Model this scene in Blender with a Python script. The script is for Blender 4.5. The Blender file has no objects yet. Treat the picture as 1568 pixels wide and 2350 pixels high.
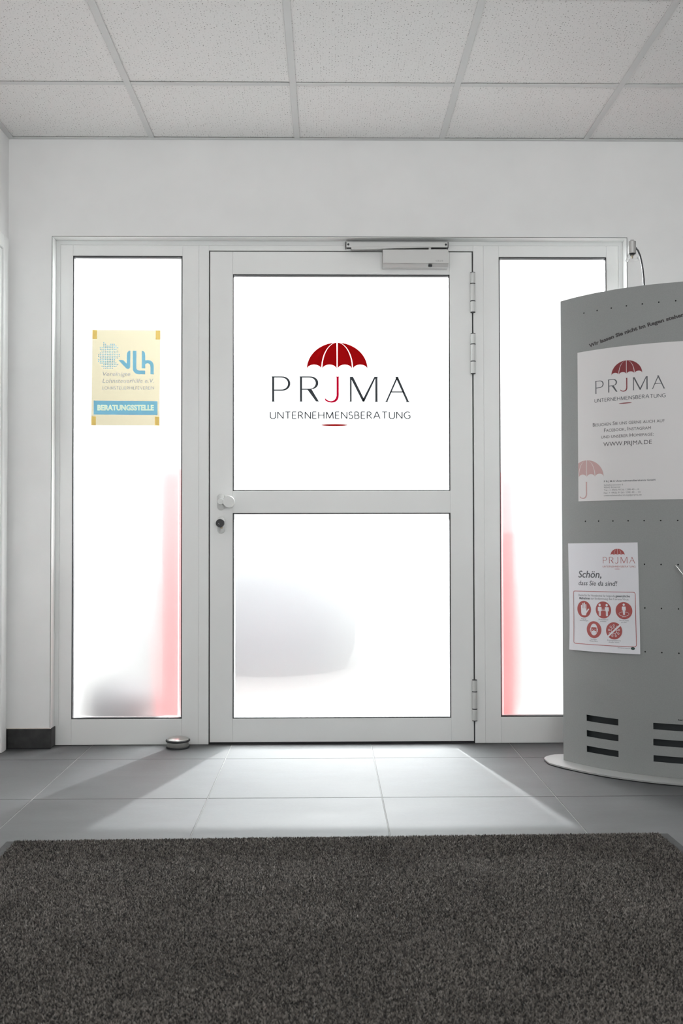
import bpy, bmesh, math, random
import numpy as np
from mathutils import Vector, Matrix
from mathutils.geometry import tessellate_polygon
random.seed(7)
rng = np.random.default_rng(7)
sc = bpy.context.scene
COL = sc.collection
PI = math.pi

# ------------------------------------------------------------------ camera
def look_matrix(loc, tilt, yaw, roll):
    f = Vector((-math.sin(yaw), math.cos(yaw), 0)); r = Vector((math.cos(yaw), math.sin(yaw), 0)); u = Vector((0, 0, 1))
    f, u = f*math.cos(tilt)+u*math.sin(tilt), u*math.cos(tilt)-f*math.sin(tilt)
    r, u = r*math.cos(roll)+u*math.sin(roll), u*math.cos(roll)-r*math.sin(roll)
    m = Matrix((r, u, -f)).transposed().to_4x4(); m.translation = loc
    return m
cd = bpy.data.cameras.new('camera'); cam = bpy.data.objects.new('camera', cd); COL.objects.link(cam)
cd.sensor_fit = 'HORIZONTAL'; cd.sensor_width = 36.0; cd.lens = 2287.0/1568*36
cd.clip_start = 0.05
cam.matrix_world = look_matrix((0, -4.27765, 0.91183), 0.02162, -0.01408, -0.00177)
cd.dof.use_dof = True; cd.dof.focus_distance = 4.2; cd.dof.aperture_fstop = 11
sc.camera = cam

# ------------------------------------------------------------------ light and exposure
wd = bpy.data.worlds.new('overcast_sky'); sc.world = wd; wd.use_nodes = True
bg = wd.node_tree.nodes['Background']; bg.inputs[0].default_value = (0.97, 0.985, 1, 1); bg.inputs[1].default_value = 1.8
def light(name, kind, loc, energy, color=(1, 1, 1), **kw):
    l = bpy.data.lights.new(name, kind); l.energy = energy; l.color = color
    for k, v in kw.items(): setattr(l, k, v)
    o = bpy.data.objects.new(name, l); COL.objects.link(o); o.location = loc
    return o
# added fill light, unseen behind the camera, brightens the ceiling and walls
a = light('added_room_fill', 'AREA', (0.45, -5.5, 1.5), 104, (1, 1, 1), shape='DISK', size=0.8)
a.rotation_euler = (math.radians(160), 0, 0)
# floodlight outside, above and in front of the entrance door, aimed at it
a = light('entrance_floodlight', 'SPOT', (0.147, 2.06, 2.50), 3600, (0.97, 0.985, 1), shadow_soft_size=0.035, spot_size=math.radians(80), spot_blend=.3)
a.rotation_euler = (math.radians(-62), 0, 0)
vs = sc.view_settings
vs.view_transform = 'Standard'; vs.look = 'None'; vs.exposure = 0.13; vs.gamma = 1.0; vs.use_curve_mapping = False
sc.cycles.max_bounces = 10; sc.cycles.diffuse_bounces = 6; sc.cycles.transmission_bounces = 6; sc.cycles.transparent_max_bounces = 12
sc.cycles.caustics_reflective = False

# ------------------------------------------------------------------ materials
def mat(name, color=(.8, .8, .8), rough=.5, metal=0., spec=.5, **kw):
    m = bpy.data.materials.new(name); m.use_nodes = True
    b = m.node_tree.nodes['Principled BSDF']
    b.inputs['Base Color'].default_value = (*color, 1); b.inputs['Roughness'].default_value = rough
    b.inputs['Metallic'].default_value = metal; b.inputs['Specular IOR Level'].default_value = spec
    for k, v in kw.items(): b.inputs[k].default_value = v
    return m
def nodes(m): return m.node_tree.nodes, m.node_tree.links, m.node_tree.nodes.get('Principled BSDF')
def ramp(nd, stops):
    r = nd.new('ShaderNodeValToRGB')
    while len(r.color_ramp.elements) < len(stops): r.color_ramp.elements.new(0.5)
    for e, (p, c) in zip(r.color_ramp.elements, stops): e.position = p; e.color = (*c, 1) if len(c) == 3 else c
    return r
def noise(nd, ln, scale, detail=4, rough=.55, src=None, vec_scale=None):
    g = src or nd.new('ShaderNodeNewGeometry').outputs['Position']
    if vec_scale:
        mp = nd.new('ShaderNodeMapping'); mp.inputs['Scale'].default_value = vec_scale; ln.new(g, mp.inputs['Vector']); g = mp.outputs[0]
    n = nd.new('ShaderNodeTexNoise'); n.inputs['Scale'].default_value = scale; n.inputs['Detail'].default_value = detail
    n.inputs['Roughness'].default_value = rough; ln.new(g, n.inputs['Vector'])
    return n
def grain(m, c1, c2, scale, detail=4, bump=0., bump_scale=None, rr=None):
    nd, ln, b = nodes(m)
    n = noise(nd, ln, scale, detail)
    r = ramp(nd, [(.3, c1), (.7, c2)]); ln.new(n.outputs['Fac'], r.inputs[0]); ln.new(r.outputs[0], b.inputs['Base Color'])
    if bump:
        n2 = noise(nd, ln, bump_scale or scale, 3); bp = nd.new('ShaderNodeBump'); bp.inputs['Strength'].default_value = bump; bp.inputs['Distance'].default_value = .001
        ln.new(n2.outputs['Fac'], bp.inputs['Height']); ln.new(bp.outputs[0], b.inputs['Normal'])
    if rr:
        q = nd.new('ShaderNodeMapRange'); q.inputs['To Min'].default_value = rr[0]; q.inputs['To Max'].default_value = rr[1]
        ln.new(n.outputs['Fac'], q.inputs['Value']); ln.new(q.outputs[0], b.inputs['Roughness'])
    return m
M = {}
M['wall'] = grain(mat('white_wall_paint', rough=.9, spec=.2), (.80, .80, .795), (.83, .83, .825), 6, 2, .12, 380)
M['frame'] = grain(mat('white_powder_coat', rough=.38, spec=.4), (.82, .825, .815), (.85, .855, .845), 3, 2, .03, 500)
M['trim'] = grain(mat('white_trim_coat', rough=.75, spec=.15), (.74, .75, .742), (.77, .78, .772), 3, 2)
M['casing'] = mat('white_door_casing_lacquer', (.80, .81, .80), .4)
M['tee'] = mat('ceiling_grid_white', (.66, .665, .66), .5)
M['slab'] = mat('plenum_dark', (.08, .08, .08), .9)
M['rubber'] = mat('black_rubber', (.012, .012, .014), .55)
M['gap'] = mat('dark_seal_gap_shade', (.05, .05, .052), .7)  # door seals and hinge caps; also the painted shade in the trim gap
M['grout'] = grain(mat('grout_grey', rough=.9), (.19, .19, .185), (.25, .25, .245), 30)
M['skirting'] = grain(mat('dark_skirting_tile', rough=.55), (.012, .012, .0125), (.03, .03, .03), 35, 6, .1, 200)
M['caulk'] = mat('white_caulk', (.7, .62, .58), .7)
M['steel'] = mat('brushed_steel', (.55, .54, .52), .28, 1.0)
M['dark_steel'] = mat('dark_bent_tube', (.03, .03, .035), .25)
M['chrome'] = mat('chrome_wire', (.8, .8, .8), .18, 1.0)
M['alu'] = mat('silver_painted_aluminium', (.50, .50, .49), .42, .55)
M['alu_light'] = mat('silver_anodised_aluminium', (.60, .605, .595), .42, .3)
M['brass'] = mat('dull_brass', (.35, .3, .22), .35, 1.0)
M['black'] = mat('black_plastic', (.012, .013, .016), .38)
M['white_mark'] = mat('white_mark', (.5, .5, .5), .6)
M['stand'] = grain(mat('grey_powder_coated_steel', rough=.6, spec=.2), (.262, .270, .268), (.285, .292, .288), 260, 2, .05, 600)
M['stand_base'] = mat('pale_grey_base_plate', (.34, .345, .34), .45)
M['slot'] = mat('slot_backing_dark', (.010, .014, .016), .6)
M['hole'] = mat('hole_black', (.004, .004, .004), .9)
M['paper'] = mat('poster_paper', (.66, .645, .645), .55)
M['paper2'] = mat('notice_paper', (.70, .70, .735), .6)
M['ink_grey'] = mat('ink_grey', (.085, .09, .10), .6)
M['ink_dark'] = mat('ink_dark', (.055, .05, .055), .6)
M['ink_red'] = mat('ink_red', (.20, .022, .028), .6)
M['ink_pink'] = mat('ink_pink', (.50, .33, .32), .6)
M['ink_salmon'] = mat('ink_red_icon', (.36, .075, .07), .6)
M['ink_stand'] = mat('ink_charcoal', (.045, .04, .042), .6)
M['ink_green'] = mat('ink_green', (.03, .07, .06), .6)
M['vinyl_grey'] = mat('vinyl_grey', (.055, .062, .072), .6, 0., .15)
M['vinyl_red'] = mat('vinyl_red', (.44, .0006, .002), .7, 0., .06)
M['vinyl_crimson'] = mat('vinyl_crimson', (.72, .0012, .04), .7, 0., .06)
M['emboss'] = mat('embossed_letters', (.30, .30, .295), .45, .4)
M['mat_border'] = grain(mat('mat_rubber_border', rough=.75, spec=.15), (.025, .025, .026), (.035, .035, .035), 60)
M['outside_paving'] = grain(mat('outside_paving', rough=.85), (.52, .505, .49), (.60, .585, .57), 3)
M['outside_wall'] = mat('outside_render', (.8, .8, .8), .9)
M['red_lacquer'] = mat('red_lacquer', (.60, .15, .155), .4)
M['planter'] = mat('grey_planter', (.125, .12, .125), .8)
M['stone'] = mat('grey_stone', (.215, .222, .235), .8)

# floor tile: dark anthracite porcelain, cloudy
m = mat('anthracite_porcelain', rough=.4, spec=.65); M['tile'] = m
nd, ln, b = nodes(m)
n1 = noise(nd, ln, 3.2, 7, .62, vec_scale=(1, 2.2, 1)); n2 = noise(nd, ln, 90, 3)
r1 = ramp(nd, [(.28, (.036, .037, .038)), (.74, (.074, .075, .077))]); ln.new(n1.outputs['Fac'], r1.inputs[0])
mx = nd.new('ShaderNodeMixRGB'); mx.blend_type = 'MULTIPLY'; mx.inputs[0].default_value = .35
r2 = ramp(nd, [(.3, (.75, .75, .75)), (.7, (1, 1, 1))]); ln.new(n2.outputs['Fac'], r2.inputs[0])
ln.new(r1.outputs[0], mx.inputs[1]); ln.new(r2.outputs[0], mx.inputs[2]); ln.new(mx.outputs[0], b.inputs['Base Color'])
q = nd.new('ShaderNodeMapRange'); q.inputs['From Min'].default_value = .3; q.inputs['From Max'].default_value = .7; q.inputs['To Min'].default_value = .62; q.inputs['To Max'].default_value = .69
ln.new(n1.outputs['Fac'], q.inputs['Value']); ln.new(q.outputs[0], b.inputs['Roughness'])
bp = nd.new('ShaderNodeBump'); bp.inputs['Strength'].default_value = .08; bp.inputs['Distance'].default_value = .001
ln.new(n2.outputs['Fac'], bp.inputs['Height']); ln.new(bp.outputs[0], b.inputs['Normal'])

# mineral-fibre ceiling tile with needle holes
m = mat('mineral_fibre_tile', rough=.95, spec=.1); M['ceiling_tile'] = m
nd, ln, b = nodes(m)
geo = nd.new('ShaderNodeNewGeometry')
def holes(scale, lo, hi):
    mp = nd.new('ShaderNodeMapping'); mp.inputs['Scale'].default_value = (1, 1, 0); ln.new(geo.outputs['Position'], mp.inputs['Vector'])
    v = nd.new('ShaderNodeTexVoronoi'); v.voronoi_dimensions = '2D'; v.inputs['Scale'].default_value = scale; ln.new(mp.outputs[0], v.inputs['Vector'])
    sp = nd.new('ShaderNodeSeparateColor'); ln.new(v.outputs['Color'], sp.inputs[0])
    th = nd.new('ShaderNodeMapRange'); th.inputs['To Min'].default_value = lo; th.inputs['To Max'].default_value = hi; ln.new(sp.outputs[0], th.inputs['Value'])
    lt = nd.new('ShaderNodeMath'); lt.operation = 'LESS_THAN'; ln.new(v.outputs['Distance'], lt.inputs[0]); ln.new(th.outputs[0], lt.inputs[1])
    return lt
h1 = holes(95, -.06, .17); h2 = holes(190, -.12, .15)
mxh = nd.new('ShaderNodeMath'); mxh.operation = 'MAXIMUM'; ln.new(h1.outputs[0], mxh.inputs[0])
h2s = nd.new('ShaderNodeMath'); h2s.operation = 'MULTIPLY'; h2s.inputs[1].default_value = .55; ln.new(h2.outputs[0], h2s.inputs[0]); ln.new(h2s.outputs[0], mxh.inputs[1])
cm = nd.new('ShaderNodeMixRGB'); ln.new(mxh.outputs[0], cm.inputs[0]); cm.inputs[1].default_value = (.83, .825, .815, 1); cm.inputs[2].default_value = (.20, .195, .19, 1)
ln.new(cm.outputs[0], b.inputs['Base Color'])

# clear architectural glass
m = bpy.data.materials.new('clear_glass'); m.use_nodes = True; M['glass'] = m
nd, ln = m.node_tree.nodes, m.node_tree.links; nd.remove(nd['Principled BSDF'])
fr = nd.new('ShaderNodeFresnel'); gn = nd.new('ShaderNodeNewGeometry'); io = nd.new('ShaderNodeMapRange')   # same index from both faces: a thin sheet
io.inputs['To Min'].default_value = 1.45; io.inputs['To Max'].default_value = 1/1.45; ln.new(gn.outputs['Backfacing'], io.inputs['Value']); ln.new(io.outputs[0], fr.inputs[0])
tr = nd.new('ShaderNodeBsdfTransparent'); tr.inputs[0].default_value = (.97, .985, .98, 1)
gl = nd.new('ShaderNodeBsdfGlossy'); gl.inputs['Roughness'].default_value = .02
ms = nd.new('ShaderNodeMixShader'); ln.new(fr.outputs[0], ms.inputs[0]); ln.new(tr.outputs[0], ms.inputs[1]); ln.new(gl.outputs[0], ms.inputs[2])
ln.new(ms.outputs[0], nd['Material Output'].inputs[0])
# frosted film: scatters the daylight, blurs what stands outside
def film(name, clear):
    m = bpy.data.materials.new(name); m.use_nodes = True
    nd, ln = m.node_tree.nodes, m.node_tree.links; nd.remove(nd['Principled BSDF'])
    tl = nd.new('ShaderNodeBsdfTranslucent'); tl.inputs[0].default_value = (.93, .94, .95, 1)
    rf = nd.new('ShaderNodeBsdfRefraction'); rf.inputs['Color'].default_value = (.98, .98, .98, 1); rf.distribution = 'BECKMANN'; rf.inputs['Roughness'].default_value = .58; rf.inputs['IOR'].default_value = 1.45
    df = nd.new('ShaderNodeBsdfDiffuse'); df.inputs[0].default_value = (.8, .8, .8, 1); tr = nd.new('ShaderNodeBsdfTransparent')
    def mixs(f, a_, b_):
        x = nd.new('ShaderNodeMixShader'); x.inputs[0].default_value = f; ln.new(a_.outputs[0], x.inputs[1]); ln.new(b_.outputs[0], x.inputs[2]); return x
    o_ = mixs(.06, mixs(clear, mixs(.02, rf, tl), tr), df)
    ln.new(o_.outputs[0], nd['Material Output'].inputs[0]); return m
M['film'] = film('frosted_film_door', .19); M['film_side'] = film('frosted_film_sidelight', .07)
# thinner margin of the film: half clear
m = bpy.data.materials.new('film_margin'); m.use_nodes = True; M['film_edge'] = m
nd, ln = m.node_tree.nodes, m.node_tree.links; nd.remove(nd['Principled BSDF'])
tl = nd.new('ShaderNodeBsdfTranslucent'); tl.inputs[0].default_value = (.93, .94, .95, 1); tr = nd.new('ShaderNodeBsdfTransparent')
m1 = nd.new('ShaderNodeMixShader'); m1.inputs[0].default_value = .5; ln.new(tl.outputs[0], m1.inputs[1]); ln.new(tr.outputs[0], m1.inputs[2]); ln.new(m1.outputs[0], nd['Material Output'].inputs[0])
# translucent window poster inks (light shines through the sheet)
def backlit(name, t, d):
    m = bpy.data.materials.new(name); m.use_nodes = True
    nd, ln = m.node_tree.nodes, m.node_tree.links; nd.remove(nd['Principled BSDF'])
    tl = nd.new('ShaderNodeBsdfTranslucent'); tl.inputs[0].default_value = (*t, 1)
    df = nd.new('ShaderNodeBsdfDiffuse'); df.inputs[0].default_value = (*d, 1)
    ad = nd.new('ShaderNodeAddShader'); ln.new(tl.outputs[0], ad.inputs[0]); ln.new(df.outputs[0], ad.inputs[1])
    ln.new(ad.outputs[0], nd['Material Output'].inputs[0]); return m
M['sheet'] = backlit('poster_yellow_sheet', (.095, .086, .064), (.10, .09, .05))
M['sheet_tape'] = backlit('poster_tape', (1.0, .80, .34), (.05, .035, .012))
M['sheet_blue'] = backlit('poster_blue_ink', (.29, .66, 1.0), (.04, .10, .22))
M['sheet_grey'] = backlit('poster_grey_ink', (.36, .42, .62), (.03, .03, .03))
M['sheet_cream'] = backlit('poster_cream_ink', (1.0, .82, .58), (1.0, .92, .62))

# ------------------------------------------------------------------ builders
def tag(o, label=None, cat=None, group=None, kind=None):
    if label: o['label'] = label
    if cat: o['category'] = cat
    if group: o['group'] = group
    if kind: o['kind'] = kind
    return o
def empty(name, loc=(0, 0, 0)):
    o = bpy.data.objects.new(name, None); COL.objects.link(o); o.location = loc; o.empty_display_size = .05
    return o
def link(name, me, m, parent=None, loc=(0, 0, 0)):
    o = bpy.data.objects.new(name, me); COL.objects.link(o)
    if m is not None and not me.materials: me.materials.append(M[m] if isinstance(m, str) else m)
    if parent is not None:
        o.parent = parent; o.location = Vector(loc) - parent_world(parent)
    else: o.location = loc
    return o
def parent_world(p):
    v = Vector((0, 0, 0))
    while p is not None: v += p.location; p = p.parent
    return v
def smooth(me, ang=40):
    me.polygons.foreach_set('use_smooth', [True]*len(me.polygons))
    try: me.set_sharp_from_angle(angle=math.radians(ang))
    except Exception: pass
def fin(bm, name, m, parent=None, sm=False, ang=40):
    me = bpy.data.meshes.new(name); bmesh.ops.recalc_face_normals(bm, faces=bm.faces); bm.to_mesh(me); bm.free()
    if sm: smooth(me, ang)
    return link(name, me, m, parent)
def box(bm, x0, x1, y0, y1, z0, z1, bev=0., seg=1):
    vs = [bm.verts.new((x, y, z)) for x in (x0, x1) for y in (y0, y1) for z in (z0, z1)]
    fs = [bm.faces.new([vs[i] for i in q]) for q in ((0, 1, 3, 2), (4, 6, 7, 5), (0, 4, 5, 1), (2, 3, 7, 6), (0, 2, 6, 4), (1, 5, 7, 3))]
    if bev:
        es = {e for f in fs for e in f.edges}
        bmesh.ops.bevel(bm, geom=list(es), offset=bev, segments=seg, profile=.5, affect='EDGES')
def mbox(name, m, parent, x0, x1, y0, y1, z0, z1, bev=0., seg=1):
    bm = bmesh.new(); box(bm, x0, x1, y0, y1, z0, z1, bev, seg); return fin(bm, name, m, parent)
def prism(bm, pts, axis, a0, a1, bev=0.):
    """extrude a polygon; axis 'x': pts=(y,z); 'y': pts=(x,z); 'z': pts=(x,y)"""
    def P(p, a): return {'x': (a, p[0], p[1]), 'y': (p[0], a, p[1]), 'z': (p[0], p[1], a)}[axis]
    A = [bm.verts.new(P(p, a0)) for p in pts]; B = [bm.verts.new(P(p, a1)) for p in pts]
    fs = [bm.faces.new(A), bm.faces.new(B[::-1])]
    n = len(pts)
    for i in range(n): fs.append(bm.faces.new((A[i], B[i], B[(i+1) % n], A[(i+1) % n])))
    if bev:
        es = {e for f in fs[:2] for e in f.edges}
        bmesh.ops.bevel(bm, geom=list(es), offset=bev, segments=2, profile=.5, affect='EDGES')
def circ(cx, cy, r, n=32, a0=0, a1=2*PI, ry=None):
    full = abs(a1-a0-2*PI) < 1e-6
    k = n if full else n+1
    return [(cx+r*math.cos(a0+(a1-a0)*i/n), cy+(ry or r)*math.sin(a0+(a1-a0)*i/n)) for i in range(k)]
def lathe(bm, prof, c=(0, 0, 0), n=48, axis='z'):
    """prof: (r,h) pairs from bottom to top"""
    rings = []
    for r, h in prof:
        if r < 1e-6: rings.append([bm.verts.new(C3(c, 0, 0, h, axis))])
        else: rings.append([bm.verts.new(C3(c, r*math.cos(2*PI*i/n), r*math.sin(2*PI*i/n), h, axis)) for i in range(n)])
    for A, B in zip(rings, rings[1:]):
        for i in range(n):
            j = (i+1) % n
            if len(A) == 1 and len(B) == 1: continue
            if len(A) == 1: bm.faces.new((A[0], B[i], B[j]))
            elif len(B) == 1: bm.faces.new((A[i], B[0], A[j]))
            else: bm.faces.new((A[i], B[i], B[j], A[j]))
def C3(c, u, v, h, axis):
    if axis == 'z': return (c[0]+u, c[1]+v, c[2]+h)
    if axis == 'y': return (c[0]+u, c[1]+h, c[2]+v)
    return (c[0]+h, c[1]+u, c[2]+v)
def tube(bm, pts, r, n=10):
    pts = [Vector(p) for p in pts]; rings = []; up = Vector((.3, .2, .93)).normalized()
    for i, p in enumerate(pts):
        d = (pts[min(i+1, len(pts)-1)]-pts[max(i-1, 0)]).normalized()
        a = d.cross(up); a = a.normalized() if a.length > 1e-4 else d.orthogonal().normalized(); b2 = d.cross(a)
        rr = r[i] if isinstance(r, (list, tuple)) else r
        rings.append([bm.verts.new(p+(a*math.cos(2*PI*k/n)+b2*math.sin(2*PI*k/n))*rr) for k in range(n)])
    for A, B in zip(rings, rings[1:]):
        for k in range(n): bm.faces.new((A[k], A[(k+1) % n], B[(k+1) % n], B[k]))
    bm.faces.new(rings[0]); bm.faces.new(rings[-1][::-1])

# ---- flat print: 2-D shapes laid on a surface
def tess(loops):
    """loops: outer + holes -> (verts, tris)"""
    v3 = [[Vector((x, y, 0)) for x, y in lp] for lp in loops]
    flat = [p for lp in loops for p in lp]
    return flat, [tuple(t) for t in tessellate_polygon(v3)]
def merge(parts):
    V, F = [], []
    for v, f in parts:
        o = len(V); V += list(v); F += [tuple(i+o for i in t) for t in f]
    return V, F
def xf(part, sx=1, sy=None, ox=0, oy=0, ang=0):
    v, f = part; sy = sx if sy is None else sy; ca, sa = math.cos(ang), math.sin(ang)
    return [(ox+x*sx*ca-y*sy*sa, oy+x*sx*sa+y*sy*ca) for x, y in v], f
def strips(part, step=.006):
    v, f = part; xs_ = [p[0] for p in v]; x0, x1 = min(xs_), max(xs_)
    if max(max(v[i][0] for i in t)-min(v[i][0] for i in t) for t in f) < step*1.5: return part
    bm = bmesh.new(); vv = [bm.verts.new((x, y, 0)) for x, y in v]
    for t in f:
        try: bm.faces.new([vv[i] for i in t])
        except ValueError: pass
    k = math.ceil(x0/step)
    while k*step < x1:
        bmesh.ops.bisect_plane(bm, geom=list(bm.verts)+list(bm.edges)+list(bm.faces), plane_co=(k*step, 0, 0), plane_no=(1, 0, 0), dist=1e-7); k += 1
    bm.verts.index_update(); out = ([(q.co.x, q.co.y) for q in bm.verts], [tuple(q.index for q in fc.verts) for fc in bm.faces]); bm.free(); return out
def prn(name, part, surf, m, parent, label=None):
    if getattr(surf, 'curved', False): part = strips(part)
    v, f = part
    me = bpy.data.meshes.new(name); me.from_pydata([surf(x, y) for x, y in v], [], [list(t) for t in f])
    # face the room
    me.update()
    bm = bmesh.new(); bm.from_mesh(me)
    for fc in bm.faces:
        if fc.normal.y > 0: fc.normal_flip()
    bm.to_mesh(me); bm.free()
    o = link(name, me, m, parent)
    if label: o['label'] = label
    return o
_cache = {}
def text(body, offset=0., shear=0., spacing=1., small=None):
    k = (body, offset, shear, spacing, small)
    if k in _cache: return _cache[k]
    cu = bpy.data.curves.new('tmp_text', 'FONT'); cu.body = body; cu.offset = offset; cu.shear = shear; cu.space_character = spacing; cu.resolution_u = 3; cu.fill_mode = 'FRONT'
    if small:
        cu.small_caps_scale = small
        for f in cu.body_format: f.use_small_caps = True
    ob = bpy.data.objects.new('tmp_text', cu); COL.objects.link(ob)
    dg = bpy.context.evaluated_depsgraph_get(); dg.update()
    me = bpy.data.meshes.new_from_object(ob.evaluated_get(dg))
    part = ([(v.co.x, v.co.y) for v in me.vertices], [tuple(p.vertices) for p in me.polygons])
    bpy.data.objects.remove(ob); bpy.data.curves.remove(cu); bpy.data.meshes.remove(me)
    _cache[k] = part; return part
CAP = max(y for x, y in text('H')[0])
def fit(body, x0, x1, zb, cap, ang=0., **kw):
    """text from x0 to x1 on baseline zb with the given cap height (rotated about its start)"""
    v, f = text(body, **kw); a = min(p[0] for p in v); b2 = max(p[0] for p in v); s = (x1-x0)/(b2-a)
    return xf(([(x-a, y) for x, y in v], f), s, cap/CAP, x0, zb, ang)
def ribbon(pts, w, closed=False):
    n = len(pts); L, R = [], []
    for i, (x, y) in enumerate(pts):
        a = pts[i-1] if (i > 0 or closed) else pts[i]; c = pts[(i+1) % n] if (i < n-1 or closed) else pts[i]
        dx, dy = c[0]-a[0], c[1]-a[1]; d = math.hypot(dx, dy) or 1; nx, ny = -dy/d*w/2, dx/d*w/2
        if 0 < i < n-1 or closed:   # mitre
            d1 = (x-a[0], y-a[1]); l1 = math.hypot(*d1) or 1; k = abs(dx*d1[0]+dy*d1[1])/(d*l1); k = 1/max(k, .45); nx *= k; ny *= k
        L.append((x+nx, y+ny)); R.append((x-nx, y-ny))
    V = L+R; F = []
    for i in range(n if closed else n-1):
        j = (i+1) % n; F.append((i, j, n+j, n+i))
    return V, F
# thin capital letters drawn as strokes in a unit-high box: (advance, strokes)
def arc(cx, cy, rx, ry, a0, a1, n=10): return [(cx+rx*math.cos(math.radians(a0+(a1-a0)*i/n)), cy+ry*math.sin(math.radians(a0+(a1-a0)*i/n))) for i in range(n+1)]
SF = {
 'A': (.80, [[(0, 0), (.36, 1), (.44, 1), (.80, 0)][0:2], [(.44, 1), (.80, 0)], [(.13, .36), (.67, .36)], [(.34, 1), (.46, 1)]]),
 'B': (.55, [[(0, 0), (0, 1)], [(0, 1), (.25, 1)]+arc(.25, .76, .22, .24, 90, -90)+[(0, .52)], [(.25, .52)]+arc(.28, .26, .27, .26, 90, -90)+[(0, 0)]]),
 'E': (.50, [[(0, 0), (0, 1)], [(0, 1), (.48, 1)], [(0, .52), (.44, .52)], [(0, 0), (.5, 0)]]),
 'F': (.46, [[(0, 0), (0, 1)], [(0, 1), (.46, 1)], [(0, .52), (.42, .52)]]),
 'G': (.76, [arc(.44, .5, .44, .5, 50, 315, 22), [(.76, .1), (.76, .46)], [(.5, .46), (.76, .46)]]),
 'H': (.68, [[(0, 0), (0, 1)], [(.68, 0), (.68, 1)], [(0, .52), (.68, .52)]]),
 'I': (.06, [[(.03, 0), (.03, 1)]]),
 'L': (.46, [[(0, 1), (0, 0)], [(0, 0), (.46, 0)]]),
 'M': (.95, [[(.02, 0), (.10, 1)], [(.10, 1), (.475, .05)], [(.475, .05), (.85, 1)], [(.85, 1), (.93, 0)]]),
 'N': (.70, [[(0, 0), (0, 1)], [(0, 1), (.70, 0)], [(.70, 0), (.70, 1)]]),
 'O': (.92, [arc(.46, .5, .46, .5, 0, 360, 30)]),
 'R': (.58, [[(0, 0), (0, 1)], [(0, 1), (.26, 1)]+arc(.26, .75, .24, .25, 90, -90)+[(0, .5)], [(.24, .5), (.58, 0)]]),
 'S': (.48, [arc(.24, .76, .22, .24, 40, 250, 12)+arc(.24, .26, .24, .26, 80, -150, 14)]),
 'T': (.66, [[(0, 1), (.66, 1)], [(.33, 0), (.33, 1)]]),
 'U': (.68, [[(0, 1), (0, .3)]+arc(.34, .3, .34, .3, 180, 360, 14)+[(.68, 1)]]),
 'V': (.72, [[(0, 1), (.36, 0)], [(.36, 0), (.72, 1)]]),
}
def strokes(body, x0, x1, zb, h, w, gap=.22, ang=0., oy=0.):
    parts, x = [], 0.
    for ch in body:
        adv, st = SF[ch]
        for s in st: parts.append(ribbon([(px+x, py) for px, py in s], w/h))
        x += adv+gap
    tot = x-gap; s = (x1-x0)/tot
    v, f = merge(parts)
    return xf((v, f), s, h, x0, zb, ang)

# ------------------------------------------------------------------ the room shell
XL, XR, YB, H = -1.37, 2.996, -7.2, 2.614
RC = 0.06                                   # the glazed front sits this deep in the wall
OX0, OX1, OZ = -1.184, 1.302, 2.194         # opening in the front wall
WT = .26                                    # wall thickness
bm = bmesh.new()
box(bm, XL-.2, OX0, 0, WT, -.05, H+.3); box(bm, OX1, XR+.2, 0, WT, -.05, H+.3); box(bm, OX0, OX1, 0, WT, OZ, H+.3)
bmesh.ops.remove_doubles(bm, verts=bm.verts, dist=1e-5)
tag(fin(bm, 'wall_front', 'wall'), 'white plastered wall around the glazed entrance', 'wall', kind='structure')
tag(mbox('wall_left', 'wall', None, XL-.2, XL, YB, 0, -.05, H+.3), 'white side wall at the left edge of the picture', 'wall', kind='structure')
tag(mbox('wall_right', 'wall', None, XR, XR+.2, YB, 0, -.05, H+.3), 'white side wall beyond the display stand', 'wall', kind='structure')
bm = bmesh.new(); WX0, WX1, WZ0, WZ1 = -1.0, 2.6, .5, 2.5
box(bm, XL-.2, WX0, YB-.2, YB, -.05, H+.3); box(bm, WX1, XR+.2, YB-.2, YB, -.05, H+.3)
box(bm, WX0, WX1, YB-.2, YB, -.05, WZ0); box(bm, WX0, WX1, YB-.2, YB, WZ1, H+.3)
tag(fin(bm, 'wall_rear', 'wall'), 'white wall with a window behind the viewer', 'wall', kind='structure')
w3 = tag(empty('window_3', (0.8, YB-.1, WZ0)), 'wide white-framed window in the wall behind the viewer', 'window', kind='structure')
for x0, x1, z0, z1 in ((WX0, WX0+.07, WZ0, WZ1), (WX1-.07, WX1, WZ0, WZ1), (WX0+.07, WX1-.07, WZ0, WZ0+.07), (WX0+.07, WX1-.07, WZ1-.07, WZ1), (.76, .84, WZ0+.07, WZ1-.07)):
    mbox('frame_bar', 'frame', w3, x0, x1, YB-.14, YB-.07, z0, z1, .003)
mbox('pane', 'glass', w3, WX0+.06, WX1-.06, YB-.11, YB-.105, WZ0+.06, WZ1-.06)

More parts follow.
